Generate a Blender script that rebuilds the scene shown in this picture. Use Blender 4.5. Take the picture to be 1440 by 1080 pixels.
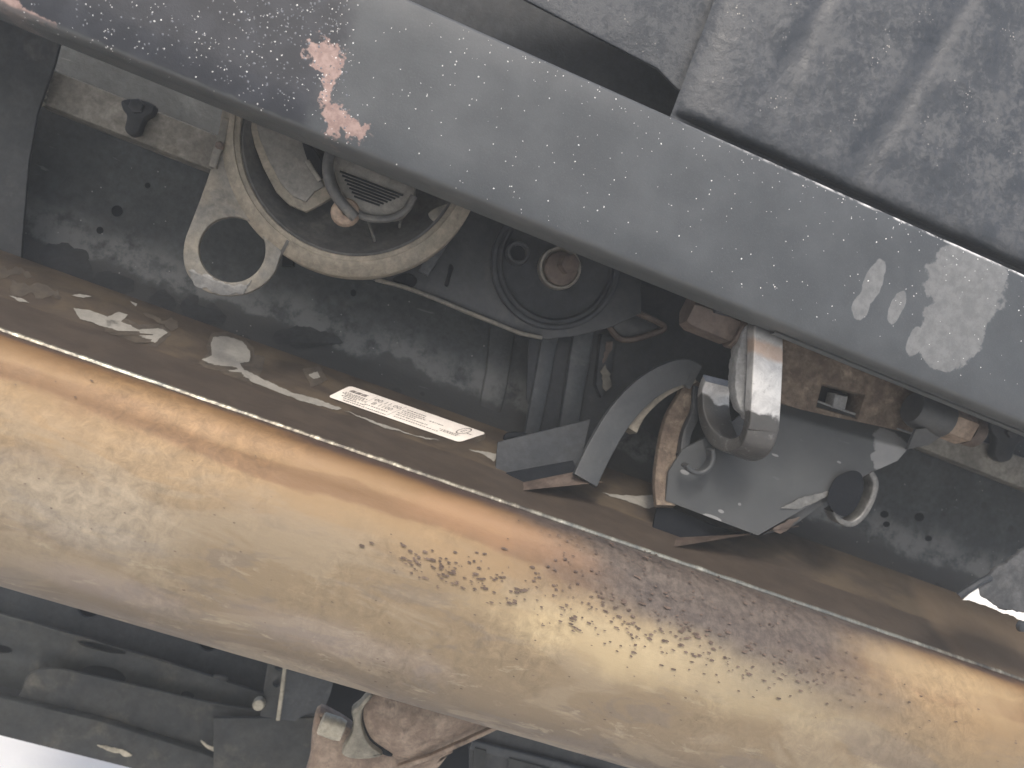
import bpy, bmesh, math, random
from mathutils import Vector, Matrix, noise as mnoise
random.seed(7)
R = math.radians
scene = bpy.context.scene
for o in list(bpy.data.objects): bpy.data.objects.remove(o, do_unlink=True)

# ------------------------------------------------------------------ camera
CAM = Vector((0.0, 0.0, 0.78))
YAW, ROLL, FOC = R(9.0), R(20.3), 1040.0
fwd = Vector((math.sin(YAW), math.cos(YAW), 0)); r0 = Vector((math.cos(YAW), -math.sin(YAW), 0)); u0 = Vector((0, 0, 1))
right = r0*math.cos(ROLL) + u0*math.sin(ROLL)
up = -r0*math.sin(ROLL) + u0*math.cos(ROLL)
cd = bpy.data.cameras.new('camera'); cam = bpy.data.objects.new('camera', cd); scene.collection.objects.link(cam)
cd.sensor_width = 36; cd.lens = 36*FOC/1440; cd.clip_start = 0.01; cd.clip_end = 5000
cam.matrix_world = Matrix(((right.x, up.x, -fwd.x, CAM.x), (right.y, up.y, -fwd.y, CAM.y), (right.z, up.z, -fwd.z, CAM.z), (0, 0, 0, 1)))
scene.camera = cam
cd.dof.use_dof = True; cd.dof.focus_distance = 0.56; cd.dof.aperture_fstop = 6.0
# ------------------------------------------------------------------ sky, sun, exposure
SUN_EL, SUN_AZ = R(46), R(205)      # azimuth from +Y towards +X: behind the camera, to the left
w = bpy.data.worlds.new('World'); scene.world = w; w.use_nodes = True
wn = w.node_tree; bg = wn.nodes['Background']; sky = wn.nodes.new('ShaderNodeTexSky')
sky.sky_type = 'NISHITA'; sky.sun_disc = False; sky.sun_elevation = SUN_EL; sky.sun_rotation = SUN_AZ
sky.air_density = 1.0; sky.dust_density = 5.0; sky.ozone_density = 1.0
wn.links.new(sky.outputs[0], bg.inputs[0]); bg.inputs[1].default_value = 0.15
sl = bpy.data.lights.new('sun', 'SUN'); sl.energy = 1.5; sl.angle = R(11); sl.color = (1.0, 0.955, 0.88)
so = bpy.data.objects.new('sun', sl); scene.collection.objects.link(so)
sd = Vector((math.sin(SUN_AZ)*math.cos(SUN_EL), math.cos(SUN_AZ)*math.cos(SUN_EL), math.sin(SUN_EL)))
so.rotation_euler = sd.to_track_quat('Z', 'Y').to_euler(); so.location = sd*6
vs = scene.view_settings
vs.view_transform = 'Standard'; vs.look = 'None'; vs.gamma = 1.0; vs.use_curve_mapping = False; vs.exposure = 0.46
scene.render.engine = 'CYCLES'; scene.cycles.max_bounces = 4; scene.cycles.diffuse_bounces = 3; scene.cycles.glossy_bounces = 2; scene.cycles.caustics_reflective = False; scene.cycles.caustics_refractive = False; scene.render.resolution_x = 1024; scene.render.resolution_y = 768

# ------------------------------------------------------------------ geometry helpers
def ray(px, py): return right*((px-720)/FOC) - up*((py-540)/FOC) + fwd
def P(px, py, Y):                      # the point of the plane y = Y that this spot of the photograph shows
    d = ray(px, py); return CAM + d*(Y/d.y)
def mm(Y): return Y/FOC*1.0            # metres per photograph pixel at depth Y
def link(o): scene.collection.objects.link(o); return o
def thing(name, label, cat, loc, group=None):
    o = link(bpy.data.objects.new(name, None)); o.location = loc; o.empty_display_size = 0.02
    o['label'] = label; o['category'] = cat
    if group: o['group'] = group
    return o
def put(name, me, mat, parent=None, label=None, cat=None, kind=None, sharp=35):
    o = link(bpy.data.objects.new(name, me))
    if mat: me.materials.clear(); me.materials.append(mat)
    if sharp:
        me.shade_smooth(); me.set_sharp_from_angle(angle=R(sharp))
    if parent:
        o.parent = parent
        o.matrix_parent_inverse = Matrix.Translation(-parent.location)
    if label: o['label'] = label
    if cat: o['category'] = cat
    if kind: o['kind'] = kind
    return o
def mesh(verts, faces, uvs=None, name='m'):
    me = bpy.data.meshes.new(name); me.from_pydata([tuple(v) for v in verts], [], faces)
    if uvs:
        l = me.uv_layers.new(name='UVMap')
        for lp in me.loops: l.data[lp.index].uv = uvs[lp.vertex_index]
    me.update(); return me
def fixn(me):
    bm = bmesh.new(); bm.from_mesh(me); bmesh.ops.remove_doubles(bm, verts=bm.verts, dist=1e-6)
    bmesh.ops.recalc_face_normals(bm, faces=bm.faces); bm.to_mesh(me); bm.free(); return me
def cr(pts, n=6, closed=True):         # Catmull-Rom through points (tuples of any size)
    pts = [Vector(p) for p in pts]; out = []; m = len(pts)
    rng = range(m) if closed else range(m-1)
    for i in rng:
        if closed: a, b, c, d = pts[i-1], pts[i], pts[(i+1) % m], pts[(i+2) % m]
        else: a, b, c, d = pts[max(i-1, 0)], pts[i], pts[i+1], pts[min(i+2, m-1)]
        for k in range(n):
            t = k/n
            out.append(0.5*((2*b)+(c-a)*t+(2*a-5*b+4*c-d)*t*t+(3*b-3*c+d-a)*t**3))
    if not closed: out.append(pts[-1])
    return out
def circ(cx, cy, rx, ry=None, n=28, rot=0, a0=0, a1=360):
    ry = ry or rx; c, s = math.cos(R(rot)), math.sin(R(rot)); o = []
    for i in range(n):
        a = R(a0+(a1-a0)*i/n); x, y = rx*math.cos(a), ry*math.sin(a); o.append((cx+c*x-s*y, cy+s*x+c*y))
    return o
def plate(outline, Y, thick, holes=(), bev=0.0008, warp=None, sub=0):
    """flat sheet-metal plate: outline and holes as spots on the plane y = Y, extruded away from the viewer"""
    cu = bpy.data.curves.new('c', 'CURVE'); cu.dimensions = '2D'; cu.fill_mode = 'BOTH'
    cu.extrude = max(thick/2-bev, 1e-5); cu.bevel_depth = bev; cu.bevel_resolution = 1; cu.offset = -bev
    for ol in [outline]+list(holes):
        pts = [P(p[0], p[1], Y) for p in ol]
        s = cu.splines.new('POLY'); s.points.add(len(pts)-1); s.use_cyclic_u = True
        for q, p in zip(s.points, pts): q.co = (p.x, p.z, 0, 1)
    ob = link(bpy.data.objects.new('tmp', cu)); dg = bpy.context.evaluated_depsgraph_get()
    me = bpy.data.meshes.new_from_object(ob.evaluated_get(dg)); bpy.data.objects.remove(ob); bpy.data.curves.remove(cu)
    for v in me.vertices:
        x, y, z = v.co; v.co = (x, Y+thick/2-z, y)
    bm = bmesh.new(); bm.from_mesh(me); bmesh.ops.remove_doubles(bm, verts=bm.verts, dist=2e-6)
    if sub:
        bmesh.ops.triangulate(bm, faces=[f for f in bm.faces if len(f.verts) > 4])
        for _ in range(sub): bmesh.ops.subdivide_edges(bm, edges=[e for e in bm.edges if e.calc_length() > 0.008], cuts=1, use_grid_fill=True)
    bm.to_mesh(me); bm.free()
    if warp:
        for v in me.vertices: v.co = warp(v.co.copy())
    me.update(); return me
def sweep(path, prof, upv=None, caps=True, closed=False, scale=None):
    """profile (list of (a, b)) carried along a path of points; b along upv, a along the side"""
    path = [Vector(p) for p in path]; n = len(path); V = []; F = []; k = len(prof); prev = None
    for i, p in enumerate(path):
        if closed: t = path[(i+1) % n]-path[i-1]
        else: t = path[min(i+1, n-1)]-path[max(i-1, 0)]
        t.normalize()
        u = Vector(upv(i) if callable(upv) else upv) if upv else (prev if prev else (Vector((0, 0, 1)) if abs(t.z) < 0.9 else Vector((1, 0, 0))))
        s = t.cross(u).normalized(); u2 = s.cross(t).normalized(); prev = u2
        sc = scale(i/(n-1)) if scale else 1
        for a, b in prof: V.append(p+s*a*sc+u2*b*sc)
    for i in range(n if closed else n-1):
        j = (i+1) % n
        for q in range(k): F.append((i*k+q, i*k+(q+1) % k, j*k+(q+1) % k, j*k+q))
    if caps and not closed: F.append(tuple(range(k))[::-1]); F.append(tuple((n-1)*k+q for q in range(k)))
    return fixn(mesh(V, F))
def rrect(wd, ht, r=0.001, n=3):
    o = []
    for cx, cy, a in ((wd/2-r, ht/2-r, 0), (-wd/2+r, ht/2-r, 90), (-wd/2+r, -ht/2+r, 180), (wd/2-r, -ht/2+r, 270)):
        for i in range(n+1): t = R(a+90*i/n); o.append((cx+r*math.cos(t), cy+r*math.sin(t)))
    return o
def tube(path, r, n=12, scale=None): return sweep(path, [(r*math.cos(R(360*i/n)), r*math.sin(R(360*i/n))) for i in range(n)], scale=scale)
def lathe(c, axis, prof, n=64, a0=0, a1=360, sides=None, ref=None):
    """prof: (radius, offset along axis); sides: n-gon instead of round"""
    ax = Vector(axis).normalized(); rf = Vector(ref) if ref else (Vector((0, 0, 1)) if abs(ax.z) < .9 else Vector((1, 0, 0)))
    e1 = (rf-ax*rf.dot(ax)).normalized(); e2 = ax.cross(e1); V = []; F = []; k = len(prof); full = a1-a0 >= 360
    m = n if full else n+1
    for i in range(m):
        a = R(a0+(a1-a0)*i/n); d = e1*math.cos(a)+e2*math.sin(a)
        for r, h in prof: V.append(Vector(c)+d*r+ax*h)
    for i in range(n):
        j = (i+1) % m
        for q in range(k-1): F.append((i*k+q, i*k+q+1, j*k+q+1, j*k+q))
    return fixn(mesh(V, F))
def join(*mes):
    bm = bmesh.new()
    for m in mes: bm.from_mesh(m)
    me = bpy.data.meshes.new('j'); bm.to_mesh(me); bm.free(); return me
def hexhead(c, axis, r, h, ref=None, dome=0.15):
    ch = r*0.13
    return lathe(c, axis, [(0, h), (r*0.80, h), (r*0.90, h-ch*.25), (r, h-ch), (r, 0), (0, 0)], n=6, ref=ref)
def patch(L, Rr, Yf, nu=24, nv=16, th=0.002, sm=8):
    """curved sheet ruled between a left and a right edge line (spots), its depth from Yf(u, v), given a thickness"""
    L = cr(L, sm, False); Rr = cr(Rr, sm, False)
    def at(l, t):
        f = t*(len(l)-1); i = min(int(f), len(l)-2); return l[i].lerp(l[i+1], f-i)
    V = []; F = []
    for off in (0, th):
        for j in range(nv+1):
            a, b = at(L, j/nv), at(Rr, j/nv)
            for i in range(nu+1):
                q = a.lerp(b, i/nu); V.append(P(q.x, q.y, Yf(i/nu, j/nv))+Vector((0, off, 0)))
    W = nu+1; N = W*(nv+1)
    for j in range(nv):
        for i in range(nu):
            q = (j*W+i, j*W+i+1, (j+1)*W+i+1, (j+1)*W+i); F.append(q); F.append(tuple(N+x for x in q[::-1]))
    edge = [i for i in range(W)]+[j*W+nu for j in range(1, nv+1)]+[nv*W+i for i in range(nu-1, -1, -1)]+[j*W for j in range(nv-1, 0, -1)]
    for a, b in zip(edge, edge[1:]+edge[:1]): F.append((b, a, N+a, N+b))
    return fixn(mesh(V, F))
class Ext:
    """profile in the y-z plane carried along x"""
    def __init__(s, pts): s.pts = pts; s.len = [0]
    def build(s, x0, x1, nx=1, fn=None):
        pts = s.pts; L = [0.0]
        for a, b in zip(pts, pts[1:]): L.append(L[-1]+math.hypot(b[0]-a[0], b[1]-a[1]))
        s.L = L; V = []; U = []; F = []; k = len(pts)
        for i in range(nx+1):
            x = x0+(x1-x0)*i/nx
            for (y, z), l in zip(pts, L):
                v = Vector((x, y, z)); V.append(fn(v, l) if fn else v); U.append((x, l))
        for i in range(nx):
            for q in range(k-1): F.append((i*k+q, i*k+q+1, (i+1)*k+q+1, (i+1)*k+q))
        return mesh(V, F, U)
    def hit(s, px, py):
        d = ray(px, py); best = None; l = 0
        for a, b in zip(s.pts, s.pts[1:]):
            ey, ez = b[0]-a[0], b[1]-a[1]; ln = math.hypot(ey, ez)
            ry, rz = a[0]-CAM.y, a[1]-CAM.z; den = d.y*ez-d.z*ey
            if abs(den) > 1e-12:
                t = (ry*ez-rz*ey)/den; q = (ry*d.z-rz*d.y)/den
                if -1e-6 <= q <= 1+1e-6 and t > 0 and (best is None or t < best[0]):
                    n = Vector((0, ez, -ey)).normalized()
                    if n.dot(d) > 0: n = -n
                    best = (t, (CAM.x+d.x*t, l+q*ln), CAM+d*t, n)
            l += ln
        return best
def Z(px, py, Y): return P(px, py, Y).z

# ------------------------------------------------------------------ material helpers
class G:
    def __init__(s, name):
        s.m = bpy.data.materials.new(name); s.m.use_nodes = True; s.t = s.m.node_tree; s.b = s.t.nodes['Principled BSDF']; s.n = s.t.nodes
        s.oc = s.n.new('ShaderNodeTexCoord').outputs['Object']; s.cache = {}
    def uv(s):
        if 'uv' not in s.cache:
            u = s.n.new('ShaderNodeUVMap'); s.cache['uv'] = u.outputs[0]
        return s.cache['uv']
    def set(s, sock, v):
        if isinstance(v, bpy.types.NodeSocket): s.t.links.new(v, sock)
        elif isinstance(v, (tuple, list)) and len(v) == 3 and sock.type == 'RGBA': sock.default_value = (*v, 1)
        else: sock.default_value = v
    def math(s, op, a, b=0.0, c=0.0, clamp=False):
        k = s.n.new('ShaderNodeMath'); k.operation = op; k.use_clamp = clamp
        s.set(k.inputs[0], a); s.set(k.inputs[1], b); s.set(k.inputs[2], c); return k.outputs[0]
    def vec(s, op, a, b=(0, 0, 0)):
        k = s.n.new('ShaderNodeVectorMath'); k.operation = op; s.set(k.inputs[0], a); s.set(k.inputs[1], b)
        return k.outputs['Value'] if op in ('LENGTH', 'DOT_PRODUCT') else k.outputs[0]
    def noise(s, sc, det=4, rough=.55, dist=0, vec=None, col=False):
        key = (sc, det, rough, dist, id(vec), col)
        if key in s.cache: return s.cache[key][0]
        k = s.n.new('ShaderNodeTexNoise'); k.inputs['Scale'].default_value = sc; k.inputs['Detail'].default_value = min(det, 5)
        k.inputs['Roughness'].default_value = rough; k.inputs['Distortion'].default_value = dist
        s.t.links.new(vec or s.oc, k.inputs['Vector']); s.cache[key] = (k.outputs['Color' if col else 'Fac'], vec); return s.cache[key][0]
    def voro(s, sc, vec=None, feat='F1', rnd=1.0, out='Distance'):
        k = s.n.new('ShaderNodeTexVoronoi'); k.feature = feat; k.inputs['Scale'].default_value = sc; k.inputs['Randomness'].default_value = rnd
        s.t.links.new(vec or s.oc, k.inputs['Vector']); return k.outputs[out]
    def map(s, v, a, b, c=0.0, d=1.0, smooth=True):
        k = s.n.new('ShaderNodeMapRange'); k.interpolation_type = 'SMOOTHSTEP' if smooth else 'LINEAR'
        for i, x in enumerate((v, a, b, c, d)): s.set(k.inputs[i], x)
        return k.outputs[0]
    def mix(s, f, a, b, mode='MIX'):
        k = s.n.new('ShaderNodeMix'); k.data_type = 'RGBA'; k.blend_type = mode
        s.set(k.inputs[0], f); s.set(k.inputs[6], a); s.set(k.inputs[7], b); return k.outputs[2]
    def mixf(s, f, a, b):
        k = s.n.new('ShaderNodeMix'); s.set(k.inputs[0], f); s.set(k.inputs[2], a); s.set(k.inputs[3], b); return k.outputs[0]
    def ramp(s, f, stops):
        k = s.n.new('ShaderNodeValToRGB'); e = k.color_ramp.elements
        while len(e) < len(stops): e.new(0.5)
        for q, (p, c) in zip(e, stops): q.position = p; q.color = (*c, 1)
        s.set(k.inputs[0], f); return k.outputs[0]
    def sep(s, v):
        k = s.n.new('ShaderNodeSeparateXYZ'); s.t.links.new(v, k.inputs[0]); return k.outputs
    def stretch(s, sc, vec=None):
        return s.vec('MULTIPLY', vec or s.oc, sc)
    def blob(s, c, rad, soft=.3, namp=.6, nsc=60, rot=0, vec=None, det=4):
        """soft spot with a ragged edge: 1 inside"""
        v = vec or s.oc
        p = s.vec('SUBTRACT', v, c)
        if rot:
            k = s.n.new('ShaderNodeVectorRotate'); k.rotation_type = 'Z_AXIS'; s.t.links.new(p, k.inputs[0]); k.inputs['Angle'].default_value = -rot; p = k.outputs[0]
        p = s.vec('DIVIDE', p, rad); l = s.vec('LENGTH', p)
        n = s.noise(nsc, det, .6, vec=v)
        l = s.math('ADD', l, s.math('MULTIPLY', s.math('SUBTRACT', n, 0.5), namp*2))
        return s.map(l, 1+soft, 1-soft)
    def bump(s, h, strength=.3, dist=.001, prev=None):
        k = s.n.new('ShaderNodeBump'); k.inputs['Strength'].default_value = strength; k.inputs['Distance'].default_value = dist
        s.t.links.new(h, k.inputs['Height'])
        if prev: s.t.links.new(prev, k.inputs['Normal'])
        return k.outputs[0]
    def out(s, col=None, rough=None, metal=None, normal=None, spec=None, **kw):
        for nm, v in (('Base Color', col), ('Roughness', rough), ('Metallic', metal), ('Normal', normal), ('Specular IOR Level', spec)):
            if v is not None: s.set(s.b.inputs[nm], v)
        for k, v in kw.items(): s.set(s.b.inputs[k], v)
        return s.m
def grime(name, c1, c2, sc=40, rough=.6, metal=0.0, dust=None, dust_amt=.5, dsc=18, speck=None, spsc=300, spamt=.25, bump=.25, bsc=500, scratch=None, spec=.5, drg=.15, mott=.30, msc=190):
    """worn painted or bare metal: two tones, dust in patches, fine specks, grain"""
    g = G(name)
    c = g.mix(g.map(g.noise(sc, 6, .62), .35, .68), c1, c2)
    rg = g.math('ADD', rough, g.math('MULTIPLY', g.math('SUBTRACT', g.noise(sc*2.3, 5), .5), drg*2))
    if dust:
        f = g.map(g.noise(dsc, 7, .68, .4), .62-.25*dust_amt, .80-.2*dust_amt); f = g.math('MULTIPLY', f, .8)
        c = g.mix(f, c, dust); rg = g.mixf(f, rg, .85)
    if speck:
        v = g.voro(spsc); k = g.noise(spsc*.12, 3); th = g.math('MULTIPLY', g.map(k, .45, .7), spamt)
        f = g.math('LESS_THAN', v, th); c = g.mix(f, c, speck)
    if scratch:
        n = g.noise(90, 2, .5, vec=g.stretch((.25, 1, 3))); f = g.map(n, .66, .72); c = g.mix(g.math('MULTIPLY', f, .5), c, scratch)
    if mott:
        mn = g.map(g.noise(msc, 4, .72, .3), .3, .7, 1-mott, 1+mott, False); c = g.mix(1.0, c, mn, 'MULTIPLY')
    h = g.math('ADD', g.noise(bsc, 2, .6), g.math('MULTIPLY', g.noise(bsc*.12, 2), 1.5))
    return g.out(c, rg, metal, g.bump(h, bump, .0006), spec)
M = {}
M['black'] = grime('black_paint', (.034, .040, .047), (.050, .057, .063), 30, .55, dust=(.11, .118, .122), dust_amt=.35, dsc=22, speck=(.2, .2, .2), spsc=420, spamt=.12)
M['black2'] = grime('dark_steel', (.022, .026, .031), (.036, .040, .045), 50, .5, dust=(.09, .09, .088), dust_amt=.25, dsc=30)
M['plate'] = grime('grey_plate', (.040, .044, .048), (.052, .056, .059), 24, .5, dust=(.15, .15, .145), dust_amt=.12, dsc=16, speck=(.35, .35, .34), spsc=120, spamt=.05, bump=.12, mott=.18)
M['gap'] = grime('dark_gap_steel', (.020, .024, .030), (.032, .036, .042), 40, .6, dust=(.055, .056, .058), dust_amt=.1, spec=.35)  # even dark tone for gap sheets, clips and recessed parts
M['galv'] = grime('galvanised', (.16, .152, .135), (.30, .285, .25), 28, .5, .35, dust=(.16, .145, .12), dust_amt=.5, dsc=26, bump=.2)
M['tan'] = grime('dusty_strap', (.16, .145, .115), (.215, .19, .15), 60, .7, dust=(.17, .155, .13), dust_amt=.4, dsc=40, bump=.2)
M['ring'] = grime('ring_bracket', (.115, .112, .102), (.17, .155, .125), 38, .6, .2, dust=(.11, .11, .105), dust_amt=.5, dsc=30, bump=.2)
M['rust'] = grime('rusty_casting', (.095, .070, .053), (.175, .138, .105), 90, .85, dust=(.30, .25, .19), dust_amt=.35, dsc=70, bump=.9, bsc=700)
M['rustbolt'] = grime('brown_bolt', (.062, .046, .038), (.105, .080, .066), 70, .6, .1, dust=(.15, .12, .10), dust_amt=.3, dsc=60, bump=.4)
M['steel'] = grime('bright_steel', (.30, .30, .30), (.50, .50, .49), 60, .35, .45, dust=(.62, .47, .35), dust_amt=.18, dsc=45, bump=.35, bsc=300)
M['horn'] = grime('horn_cover', (.115, .113, .103), (.16, .153, .138), 45, .65, dust=(.20, .19, .165), dust_amt=.3, dsc=28, bump=.3)
M['hornd'] = grime('horn_dark', (.05, .052, .054), (.085, .085, .082), 50, .5, dust=(.14, .135, .12), dust_amt=.35, dsc=35)
M['frame'] = grime('frame_grime', (.016, .019, .021), (.030, .032, .031), 30, .6, dust=(.085, .08, .066), dust_amt=.4, dsc=26, mott=.5, msc=90)
M['rustflange'] = grime('rusty_flange', (.19, .14, .105), (.30, .235, .18), 55, .75, .1, dust=(.10, .075, .06), dust_amt=.35, dsc=60, bump=.5)
M['pale'] = grime('pale_metal', (.30, .28, .22), (.42, .39, .31), 60, .45, .3)
M['web'] = grime('web_metal', (.16, .15, .12), (.24, .225, .18), 60, .5, .2)
M['bare'] = grime('bare_or_reflection_patch', (.19, .195, .20), (.25, .255, .255), 70, .6, .1, dust=(.2, .2, .2), dust_amt=.3, dsc=120, bump=.15)
M['puddle'] = grime('sky_reflection_paint', (.25, .238, .21), (.29, .275, .245), 90, .45, .1, bump=.05, mott=.12)  # pale tone that paints sky mirrored in water
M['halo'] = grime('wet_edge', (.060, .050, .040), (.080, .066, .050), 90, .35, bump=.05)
M['stain'] = grime('damp_stain', (.026, .029, .032), (.034, .037, .040), 60, .5, bump=.1)
M['primer'] = grime('pink_primer', (.42, .24, .20), (.55, .34, .28), 130, .8, dust=(.30, .20, .18), dust_amt=.35, dsc=160, bump=.5)
M['white'] = grime('white_edge', (.80, .79, .76), (.9, .89, .87), 80, .6, mott=.08)
M['rubber'] = grime('torn_rubber', (.034, .037, .041), (.07, .072, .076), 120, .7, bump=.8, bsc=260)
M['label'] = grime('sticker_paper', (.78, .72, .65), (.84, .78, .71), 90, .5, bump=.03, mott=.06)
M['ink'] = grime('sticker_ink', (.16, .14, .125), (.24, .21, .19), 300, .6)
M['hole'] = grime('inside_dark', (.010, .012, .016), (.014, .016, .02), 50, .8, spec=.1, mott=0)
M['fleck'] = grime('glint_and_mineral_fleck', (.75, .75, .74), (.85, .85, .84), 50, .35, mott=0)
g = G('water_drop'); M['drop'] = g.out((.16, .17, .19), .05, 0.0, spec=.8)

# ------------------------------------------------------------------ ground (setting)
g = G('concrete'); c = g.mix(g.map(g.noise(3, 8, .65), .35, .7), (.84, .82, .78), (.90, .88, .85))
M['ground'] = g.out(c, .9, 0.0, g.bump(g.noise(160, 5), .4, .002))
put('ground', mesh([(-12, -12, 0), (12, -12, 0), (12, 12, 0), (-12, 12, 0)], [(0, 1, 2, 3)]), M['ground'], kind='structure')

# ------------------------------------------------------------------ decals: worn spots, holes and painted reflections that follow a surface
def ragged(out, amp=3.0, step=3.0, seed=0, fr=.06):
    o = []; m = len(out)
    for i in range(m):
        a, b = Vector(out[i]), Vector(out[(i+1) % m]); k = max(1, int((b-a).length/step))
        for q in range(k):
            p = a.lerp(b, q/k)
            nx = mnoise.noise((p.x*fr, p.y*fr, seed))+.6*mnoise.noise((p.x*fr*3, p.y*fr*3, seed+9)); ny = mnoise.noise((p.x*fr, p.y*fr, seed+31))+.6*mnoise.noise((p.x*fr*3, p.y*fr*3, seed+40))
            o.append((p.x+nx*amp*1.9, p.y+ny*amp*1.9))
    return o
def decal(ext, out, off=.0004):
    from mathutils.geometry import tessellate_polygon
    pts = [(p, ext.hit(*p)) for p in out]; pts = [q for q in pts if q[1]]
    V = [h[2]+h[3]*off for p, h in pts]; F = []
    for t in tessellate_polygon([[Vector((p[0], p[1], 0)) for p, h in pts]]):
        a, b, c = t; n = (V[b]-V[a]).cross(V[c]-V[a])
        F.append((a, b, c) if n.dot(V[a]-CAM) < 0 else (a, c, b))
    return mesh(V, F)
from mathutils.bvhtree import BVHTree
def on_mesh(me, out, off=.0005):
    t = BVHTree.FromPolygons([v.co.copy() for v in me.vertices], [tuple(p.vertices) for p in me.polygons])
    bm = bmesh.new(); vv = []
    for p in out:
        d = ray(*p).normalized(); h = t.ray_cast(CAM, d)
        if h[0]: vv.append(bm.verts.new(h[0]-d*off))
    f = bm.faces.new(vv); bmesh.ops.triangulate(bm, faces=[f], ngon_method='EAR_CLIP'); bmesh.ops.recalc_face_normals(bm, faces=bm.faces)
    m_ = bpy.data.meshes.new('d'); bm.to_mesh(m_); bm.free(); return m_
def grow(out, k):                      # outline pushed outward about its centre line
    m = len(out); o = []
    for i in range(m):
        a, b = Vector(out[i-1]), Vector(out[(i+1) % m]); t = (b-a)
        n = Vector((t.y, -t.x)); n = n.normalized() if n.length else n; o.append((out[i][0]+n.x*k, out[i][1]+n.y*k))
    return o

# ------------------------------------------------------------------ bumper beam
zt = Z(1000, 188, .500); zc = Z(370, 152, .505); zb = Z(480, 214, .520)
bp = [(.60, zt-.004), (.512, zt-.002), (.5035, zt+.0002), (.5018, zt-.0002), (.5006, zt-.0012), (.500, zt-.0030)]
bp += [(.500+.004*t, zt-.0030+(zc+.0015-zt+.0030)*t) for t in (.2, .4, .6, .8)]
bp += [(.5042, zc+.0010), (.5052, zc-.0006)]
bp += [(.5052+.0148*(1-math.cos(R(a))), zc-.0006+(zb-zc+.0006)*math.sin(R(a))) for a in (15, 30, 45, 60, 75, 90)]
bp += [(.526, zb+.0003), (.541, zb+.0003), (.5425, zb+.0015), (.543, zb+.01)]
BE = Ext(bp)
g = G('bumper_paint'); X = g.sep(g.oc)
xb = P(468, 95, .502).x
wob = g.math('MULTIPLY', g.math('SUBTRACT', g.noise(45, 6, .65), .5), .05)
fdry = g.map(g.math('ADD', X[0], wob), xb-.012, xb+.008)
slope = g.math('MULTIPLY', g.math('SUBTRACT', X[2], P(468, 95, .502).z), .25)
wet = g.mix(g.map(g.noise(60, 5), .4, .7), (.019, .022, .030), (.032, .036, .047))
dry = g.mix(g.map(g.noise(22, 7, .6), .35, .7), (.050, .057, .065), (.069, .077, .086))
dry = g.mix(g.math('MULTIPLY', g.map(g.noise(900, 3, .7), .5, .75), .35), dry, (.108, .115, .123))
smear = g.map(g.noise(26, 5, .6, vec=g.stretch((1.3, 1, .35))), .56, .75)
dry = g.mix(g.math('MULTIPLY', smear, .35), dry, (.052, .057, .065))
col = g.mix(fdry, wet, dry)
pf = None
for (px, py, rx, rz, ro_) in ((456, 78, .012, .009, 0), (464, 112, .0045, .017, 0), (472, 168, .008, .012, 0), (494, 180, .010, .0065, 0), (5, 4, .012, .004, 0), (30, 14, .02, .0016, .40)):
    m_ = g.blob(P(px, py, .502), (rx, .05, rz), .12, 1.5, 170, det=6)
    pf = m_ if pf is None else g.math('MAXIMUM', pf, m_)
col = g.mix(pf, col, g.mix(g.map(g.noise(220, 5, .7), .35, .65), (.24, .165, .150), (.35, .255, .23)))
bf = None
for (px, py, rx, rz) in ((1365, 375, .026, .015), (1358, 405, .031, .022), (1340, 465, .024, .026), (1325, 500, .014, .010), (1262, 432, .005, .012), (1288, 480, .006, .010), (1226, 400, .007, .016), (1212, 430, .006, .009)):
    m_ = g.blob(P(px, py, .502), (rx*1.12, .05, rz*1.12), .04, .42, 70, det=5)
    bf = m_ if bf is None else g.math('MAXIMUM', bf, m_)
bc = g.mix(g.map(g.noise(150, 5, .7), .35, .65), (.13, .137, .142), (.18, .187, .192))
col = g.mix(g.math('MULTIPLY', bf, .9), col, bc)
ez = g.math('MULTIPLY', g.map(X[2], zt-.0030, zt-.0012), g.map(g.noise(70, 4, .7), .42, .6)); ez = g.math('MULTIPLY', ez, g.map(X[0], .10, .30))
col = g.mix(ez, col, (.62, .63, .64))  # pale band paints a glint along the top edge
lz = g.map(g.math('ADD', X[2], g.math('MULTIPLY', g.math('SUBTRACT', g.noise(120, 4), .5), .003)), zc+.0004, zc-.0014)
col = g.mix(g.math('MULTIPLY', lz, .8), col, g.mix(g.noise(60, 4), (.058, .064, .066), (.088, .094, .096)))
rg = g.mixf(fdry, .36, g.math('ADD', .46, g.math('MULTIPLY', g.noise(50, 4), .18)))
h = g.math('ADD', g.noise(700, 4, .7), g.math('MULTIPLY', g.noise(60, 3), .6))
nb = g.bump(h, .22, .0006)
M['bumper'] = g.out(col, rg, 0.0, nb, .5)
bumper = thing('bumper_beam', 'long black painted bumper beam, worn grey on the right and wet on the left', 'bumper', P(720, 300, .52))
beam = put('beam', BE.build(-.62, 1.0, 1), M['bumper'], bumper)
def domes(ext, spots, n=7):
    V = []; F = []
    for px, py, r, fl in spots:
        h = ext.hit(px, py)
        if not h: continue
        p, nn = h[2], h[3]; e1 = nn.orthogonal().normalized(); e2 = nn.cross(e1); b = len(V); st = random.uniform(.8, 1.5); ro = random.random()*6
        e1, e2 = e1*math.cos(ro)+e2*math.sin(ro), e2*math.cos(ro)-e1*math.sin(ro)
        for k, (rr, hh) in enumerate(((1, -.02), (.8, .5), (.4, .85))):
            for i in range(n):
                a = 2*math.pi*i/n; V.append(p+(e1*math.cos(a)*st+e2*math.sin(a))*r*rr+nn*r*hh*fl)
        V.append(p+nn*r*fl)
        for k in range(2):
            for i in range(n): j = (i+1) % n; F.append((b+k*n+i, b+k*n+j, b+(k+1)*n+j, b+(k+1)*n+i))
        for i in range(n): F.append((b+2*n+i, b+2*n+(i+1) % n, b+3*n))
    return fixn(mesh(V, F))
sp = []
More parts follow.
